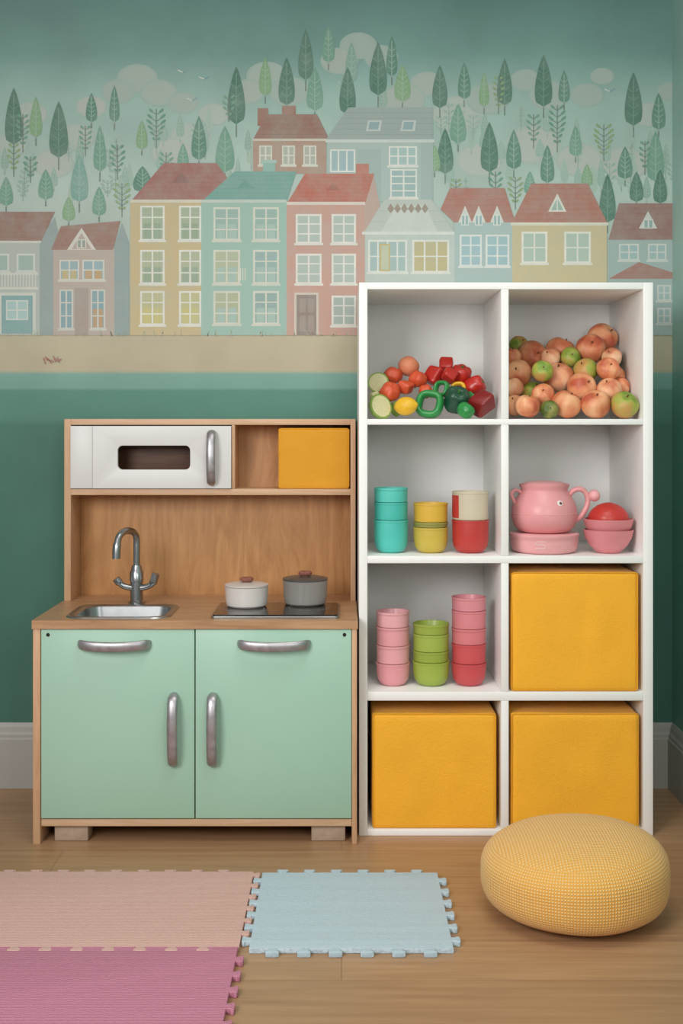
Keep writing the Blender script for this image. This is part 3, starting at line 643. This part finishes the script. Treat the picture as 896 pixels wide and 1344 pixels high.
nm={'o':'toy_peach','p':'toy_peach','g':'toy_apple','d':'toy_avocado'}
for i,a in enumerate(items):
    m2=bme[i%5].copy(); m2.materials.clear(); m2.materials.append(fm[a['k']])
    ob=bpy.data.objects.new(nm[a['k']],m2); reg(ob,a['p']); ob.scale=(a['r'],)*3
    ob.rotation_euler=(random.uniform(.1,1.5),random.uniform(-.6,.6),random.uniform(-.6,.6)); meta(ob,dm[a['k']],"toy fruit","toy fruit piled in the upper compartment")
    vs,fs=tube_data([(0,0,.68),(.02,.02,.80),(.05,.03,.90)],.055,.055,(0,1,0),sub=2,seg=7)
    st=mesh('stem',vs,fs,fm['stem']); st.parent=ob; st.location=(0,0,0)
# left compartment toy vegetables
tm={'t':plain('tomato_skin','#cf522e',.45,coat=.1),'c':plain('orange_skin','#d98762',.5),'r':plain('red_pepper_skin','#b8281e',.36,coat=.2),'dr':plain('deep_red_skin','#80191a',.38,coat=.15),'G':plain('green_pepper_skin','#298a43',.34,coat=.2),'dg':plain('dark_green_skin','#1a4a34',.36,coat=.15),'y':plain('lemon_skin','#e5b228',.45),'lime':plain('lime_skin','#809c46',.5),'flesh':plain('lime_flesh','#d2cc9c',.55),'leafg':plain('calyx_green','#3f7a2c',.6)}
lob5=blob_mesh(2,.08,.22,.9,5,.10); lob4=blob_mesh(4,.10,.28,1.05,4,.16,.8)
rnd=blob_mesh(1,.06,.1,.95)
def chunk(seed):
    rs=random.Random(seed); bm=bmesh.new()
    for sx in (-1,1):
        for sy in (-1,1):
            for sz in (-1,1): bm.verts.new((sx*rs.uniform(.42,.72),sy*rs.uniform(.42,.72),sz*rs.uniform(.45,.74)))
    bmesh.ops.convex_hull(bm,input=bm.verts[:]); bmesh.ops.dissolve_limit(bm,angle_limit=.2,verts=bm.verts[:],edges=bm.edges[:])
    bmesh.ops.bevel(bm,geom=bm.edges[:],offset=.16,segments=4,affect='EDGES',profile=.5)
    bm.verts.index_update(); vs=[v.co*1.14 for v in bm.verts]; fs=[[v.index for v in f.verts] for f in bm.faces]; bm.free(); return vs,fs
def lemon():
    vs=[];fs=[];U,V=24,16
    for i in range(V+1):
        t=math.pi*i/V; z=math.cos(t); r=math.sin(t)*.72
        z=z*1.0+.14*math.copysign(math.exp(-(min(t,math.pi-t)/.3)**2),z)
        for j in range(U): a=2*math.pi*j/U; vs.append((r*math.cos(a),r*math.sin(a),z*.9))
    for i in range(V):
        for j in range(U): a=i*U+j;b_=i*U+(j+1)%U; fs.append((a,a+U,b_+U,b_))
    return vs,fs
def half():
    vs=[];fs=[];U,V=28,9
    for i in range(V+1):
        t=math.pi/2+math.pi/2*i/V
        for j in range(U): a=2*math.pi*j/U; vs.append((math.sin(t)*math.cos(a),math.sin(t)*math.sin(a),math.cos(t)*.9))
    for i in range(V):
        for j in range(U): a=i*U+j;b_=i*U+(j+1)%U; fs.append((a,a+U,b_+U,b_))
    fs.append(tuple(range(U))); return vs,fs
lem=lemon(); hf=half()
vl=[(536,481,14,'round','c'),(515,493,13,'tomato','t'),(551,499,13,'tomato','t'),(511,516,14,'tomato','t'),(532,509,12,'chunk','t'),(493,502,14,'slice','lime'),(499,536,17,'slice','lime'),(541,538,17,'lemon','y'),(521,534,11,'chunk','lime'),(567,531,20,'ring','G'),(597,526,18,'pepper','dg'),(573,493,16,'chunk','r'),(586,481,14,'chunk','r'),(604,493,15,'pepper','r'),(621,507,14,'pepper','r'),(629,529,19,'chunk','dr'),(582,510,12,'ring','G'),(612,541,11,'pepper','G'),(560,513,10,'tomato','t'),(603,510,11,'ring','y'),(588,498,12,'chunk','r'),(487,520,9,'chunk','flesh'),(616,521,9,'chunk','G')]
items=[]
for px,py,r,k,mt in vl:
    d=3.135+max(0,(535-py))*.0021; s=F/d
    items.append(dict(p=Vector(((px-448)/s,-CD+d,CH-(py-560)/s)),r=r/s,k=k,m=mt))
relax(items,(.070,.416),(-.412,-.05),1.0925,300,.95,.15)
info={'round':('toy_orange',"orange toy fruit on the vegetable pile"),'tomato':('toy_tomato',"orange-red toy tomato in the vegetable pile"),'slice':('toy_lime_half',"halved green toy lime showing pale flesh"),'lemon':('toy_lemon',"bright yellow toy lemon in the vegetable pile"),'ring':('toy_pepper_ring',""),'pepper':('toy_bell_pepper',"glossy toy bell pepper in the vegetable pile"),'chunk':('toy_vegetable_piece',"")}
cn={'r':'red','dr':'deep red','dg':'dark green','G':'bright green','t':'orange-red','lime':'lime green','y':'yellow','flesh':'pale cream'}
for i,a in enumerate(items):
    k=a['k']; nm_,lb=info[k]
    if k=='pepper': lb="chunky "+cn[a['m']]+" toy bell pepper in the vegetable pile"
    if k=='chunk': lb="chunky "+cn[a['m']]+" piece of toy vegetable in the pile"
    if k=='ring': lb="glossy "+cn[a['m']]+" toy pepper ring in the vegetable pile"
    data={'round':rnd,'tomato':lob5,'slice':hf,'lemon':lem,'pepper':lob4}.get(k)
    if k=='chunk': data=chunk(i)
    if k=='ring':
        n=24; data=tube_data([(.74*math.cos(t)*(1-.05*math.cos(4*t)),.74*math.sin(t)*(1-.05*math.cos(4*t)),0) for t in [2*math.pi*q/n for q in range(n)]],.24,.42,(0,0,1),sub=2,seg=14,closed=True)
    ob=mesh(nm_,data[0],data[1],tm[a['m']],a['p'],ang=60); ob.scale=(a['r'],)*3
    meta(ob,lb,"toy food","toy vegetables piled in the upper compartment")
    if k=='slice':
        ob.rotation_euler=(math.pi/2-.3+random.uniform(-.4,.2),random.uniform(-.8,.8),random.uniform(-.7,.7))
        f=lathe('cut_face',[(0,0),(.86,0),(.86,.02),(0,.02)],tm['flesh'],(0,0,0),seg=28); f.parent=ob; f.location=(0,0,.004)
    elif k=='ring': ob.rotation_euler=(math.pi/2-.25,random.uniform(-.3,.3),random.uniform(-.7,.7))
    elif k=='lemon': ob.rotation_euler=(.2,math.pi/2+random.uniform(-.3,.3),random.uniform(-.5,.5))
    elif k=='tomato': ob.rotation_euler=(random.uniform(1.8,3.6),random.uniform(-.6,.6),random.uniform(0,6))
    else: ob.rotation_euler=(random.uniform(-.6,2.2),random.uniform(-.9,.9),random.uniform(0,6))
    if k in('tomato','pepper'):
        vs,fs=tube_data([(0,0,.62 if k=='pepper' else .6),(.02,0,.8),(.06,.03,.95)],.09,.09,(0,1,0),sub=2,seg=8)
        st=mesh('stem',vs,fs,tm['leafg']); st.parent=ob; st.location=(0,0,0)
# ================================================================= pouf
def pouf():
    a,c=.206,.088; prof=[];NS=64
    for i in range(NS+1):
        t=-math.pi/2+math.pi*i/NS; ct_,st_=abs(math.cos(t)),abs(math.sin(t))
        nr,nz=(4.0,3.0) if t<0 else (3.0,3.0)
        prof.append((max(a*ct_**(2/nr),1e-4),c*math.copysign(st_**(2/nz),math.sin(t))+c))
    prof=[(1e-4,0)]+[(prof[1][0]*f,prof[1][1]*f*.5) for f in (.3,.65)]+prof[1:-1]+[(prof[-2][0]*f,2*c-(2*c-prof[-2][1])*f*f) for f in (.7,.35)]+[(1e-4,2*c)]
    prof=[(r,z+(.007*(1-(r/a)**2) if z>c else 0)) for r,z in prof]
    NR=len(prof)-1; seg=96; vs,fs=lathe_data(prof,seg)
    vs=[Vector(v) for v in vs]
    for v in vs:
        if v.z>.01: v.z+=.0015*noise.noise(v*9)
        # the soft filling has settled a little deeper on one side
        v.z*=1+.06*v.x/a
        v.z=max(v.z,0)
    me=bpy.data.meshes.new('pouf'); me.from_pydata([tuple(v) for v in vs],[],fs); me.update(); uv=me.uv_layers.new(name='UVMap')
    arc=[0]
    for i in range(1,NR+1): arc.append(arc[-1]+math.hypot(prof[i][0]-prof[i-1][0],prof[i][1]-prof[i-1][1]))
    cut=next(i for i in range(NR) if prof[i][1]>c and prof[i][0]<a*.88)
    for p in me.polygons:
        p.use_smooth=True; i=p.vertices[0]//seg
        side= i<cut
        angs=[math.atan2(me.vertices[v].co.y,me.vertices[v].co.x) for v in p.vertices]
        if max(angs)-min(angs)>math.pi: angs=[q+2*math.pi if q<0 else q for q in angs]
        for l,v,ag in zip(p.loop_indices,p.vertices,angs):
            co=me.vertices[v].co
            uv.data[l].uv=(ag*a,arc[v//seg]) if side else (co.x,co.y)
    m,nt,b=newmat('waffle_knit'); tc=nd(nt,'ShaderNodeUVMap'); s=nd(nt,'ShaderNodeSeparateXYZ'); nt.links.new(tc.outputs[0],s.inputs[0])
    outs=[]
    for ax in ('X','Y'):
        q=nd(nt,'ShaderNodeMath',operation='MULTIPLY'); q.inputs[1].default_value=2*math.pi/.0066; nt.links.new(s.outputs[ax],q.inputs[0])
        w=nd(nt,'ShaderNodeMath',operation='SINE'); nt.links.new(q.outputs[0],w.inputs[0])
        e=nd(nt,'ShaderNodeMath',operation='MULTIPLY_ADD'); e.inputs[1].default_value=.5; e.inputs[2].default_value=.5; nt.links.new(w.outputs[0],e.inputs[0]); outs.append(e)
    pr=nd(nt,'ShaderNodeMath',operation='MULTIPLY'); nt.links.new(outs[0].outputs[0],pr.inputs[0]); nt.links.new(outs[1].outputs[0],pr.inputs[1])
    r=nd(nt,'ShaderNodeValToRGB'); r.color_ramp.elements[0].color=lin('#e3a548'); r.color_ramp.elements[1].color=lin('#f2d698'); r.color_ramp.elements[0].position=.05; r.color_ramp.elements[1].position=.85
    nt.links.new(pr.outputs[0],r.inputs[0]); nt.links.new(r.outputs[0],b.inputs['Base Color']); b.inputs['Roughness'].default_value=.9; b.inputs['Sheen Weight'].default_value=.2
    bp=nd(nt,'ShaderNodeBump'); bp.inputs['Strength'].default_value=.6; bp.inputs['Distance'].default_value=.003
    nt.links.new(pr.outputs[0],bp.inputs['Height']); nt.links.new(bp.outputs['Normal'],b.inputs['Normal'])
    me.materials.append(m); ob=bpy.data.objects.new('floor_pouf',me); reg(ob,(.515,-.895,0)); meta(ob,"round yellow waffle-knit floor cushion on the oak floor","pouf")
pouf()
# ================================================================= foam mats
def matmat(name,hx,dx,scale,dirr):
    m,nt,b=newmat(name); tc=nd(nt,'ShaderNodeTexCoord'); w=nd(nt,'ShaderNodeTexWave'); w.bands_direction=dirr; w.inputs['Scale'].default_value=scale; w.inputs['Distortion'].default_value=3.5; w.inputs['Detail'].default_value=3; w.inputs['Detail Scale'].default_value=2
    nt.links.new(tc.outputs['Object'],w.inputs['Vector'])
    r=nd(nt,'ShaderNodeValToRGB'); r.color_ramp.elements[0].color=lin(dx); r.color_ramp.elements[1].color=lin(hx); nt.links.new(w.outputs['Fac'],r.inputs[0]); nt.links.new(r.outputs[0],b.inputs['Base Color'])
    b.inputs['Roughness'].default_value=.85; bp=nd(nt,'ShaderNodeBump'); bp.inputs['Strength'].default_value=.5; bp.inputs['Distance'].default_value=.002
    nt.links.new(w.outputs['Fac'],bp.inputs['Height']); nt.links.new(bp.outputs['Normal'],b.inputs['Normal']); return m
def edge(p0,p1,depth,pitch,phase=0.0,sg=1):
    p0=Vector(p0);p1=Vector(p1);L=(p1-p0).length;T=(p1-p0)/L;N=Vector((T.y,-T.x))*sg
    out=[tuple(p0)]; n=int((L-.02)//pitch); off=(L-n*pitch)/2+phase*pitch
    for i in range(n):
        c=off+pitch*(i+.5)
        if c+pitch*.3>L or c-pitch*.24<0: continue
        w=pitch*.175
        for u,v in ((-w*.8,0),(-w*.85,.35),(-w*1.25,.75),(-w*1.15,.92),(-w*.85,1),(w*.85,1),(w*1.15,.92),(w*1.25,.75),(w*.85,.35),(w*.8,0)):
            q=p0+T*(c+u)+N*depth*v; out.append((q.x,q.y))
    return out
def shift(L,c): return [(x-c[0],y-c[1]) for x,y in L]
TH=.011; tp=.064; dp=.018
c=(.019,-.906)
bl=edge((-.188,-1.110),(.228,-1.110),dp,tp)+edge((.228,-1.110),(.228,-.702),dp,tp)+edge((.228,-.702),(-.188,-.702),dp,tp)+edge((-.188,-.702),(-.188,-1.110),dp,tp)
ob=extr('foam_play_mat',[shift(bl,c)],TH,.0015,matmat('blue_foam','#c8d8e0','#aec3cf',75,'Y'),(c[0],c[1],TH/2+.0003)); meta(ob,"pale grey-blue foam puzzle mat tile with interlocking edges","play mat","foam puzzle floor mats")
EX=-.209; ys_=-1.100; pk_edge=edge((-1.25,ys_),(EX,ys_),dp,tp)
bc=[-.702-(.012+.032+.064*i) for i in range(6)]
def tabs(x,y0,y1,cs,depth,w):
    out=[(x,y0)]
    for cy in sorted(cs):
        if cy-w*1.3<y0 or cy+w*1.3>y1: continue
        for u,v in ((-w*.8,0),(-w*.85,.35),(-w*1.25,.75),(-w*1.15,.92),(-w*.85,1),(w*.85,1),(w*1.15,.92),(w*1.25,.75),(w*.85,.35),(w*.8,0)): out.append((x+depth*v,cy+u))
    return out
pe=pk_edge+tabs(EX,ys_,-.695,[y-.032 for y in bc]+[bc[0]+.032],.016,.0105)+edge((EX,-.695),(-1.25,-.695),dp*.6,tp)+[(-1.25,-.695)]
c=(-.74,-.9)
ob=extr('foam_play_mat',[shift(pe,c)],TH,.0012,matmat('peach_foam','#dfb9ae','#cb9f94',60,'Y'),(c[0],c[1],TH/2+.0003)); meta(ob,"dusty blush foam puzzle mat joined to a pink mat","play mat","foam puzzle floor mats")
PX=EX-.002
c=(-.74,-1.3); rev=[(x,y-.0018) for x,y in pk_edge]+[(PX,ys_-.0018)]; rev=rev[::-1]
pi_=edge((-1.25,-1.55),(PX,-1.55),dp,tp)+tabs(PX,-1.55,ys_-.03,[-1.155-.064*i for i in range(6)],.016,.0115)+[(PX,ys_-.0018)]+rev
ob=extr('foam_play_mat',[shift(pi_,c)],TH,.0012,matmat('pink_foam','#cf8aa0','#b6728a',60,'Y'),(c[0],c[1],TH/2+.0003)); meta(ob,"rose pink foam puzzle mat joined to a peach mat","play mat","foam puzzle floor mats")
# ================================================================= light, world, camera
def area(name,loc,tgt,size,power,colr,sy=None,spread=None):
    l=bpy.data.lights.new(name,'AREA'); l.shape='RECTANGLE'; l.size=size; l.size_y=sy or size; l.energy=power; l.color=colr
    if spread: l.spread=math.radians(spread)
    o=bpy.data.objects.new(name,l); col.objects.link(o); o.location=loc; o.rotation_euler=(Vector(tgt)-Vector(loc)).to_track_quat('-Z','Y').to_euler()
area('window_light',(-1.35,-3.2,1.75),(.3,-.3,.45),1.1,37,(1,.99,.975),spread=150)
area('fill_light',(.75,-3.5,1.5),(.85,0,.75),.8,9,(1,1,1),spread=120)
area('overhead_fill',(.2,-1.6,2.6),(.2,-1.0,0),1.1,9.5,(1,.98,.95),spread=130)  # added overhead fill for the room, stands for no known lamp
w=bpy.data.worlds.new('World'); bpy.context.scene.world=w; w.use_nodes=True
w.node_tree.nodes['Background'].inputs[0].default_value=(.96,.985,1,1); w.node_tree.nodes['Background'].inputs[1].default_value=.26
cam=bpy.data.cameras.new('Camera'); cam.sensor_fit='HORIZONTAL'; cam.sensor_width=36; cam.lens=F/896*36; cam.shift_y=-(672-560)/896
co=bpy.data.objects.new('Camera',cam); col.objects.link(co); co.location=(0,-CD,CH); co.rotation_euler=(math.pi/2,0,0)
bpy.context.scene.camera=co
bpy.context.scene.view_settings.view_transform='Standard'
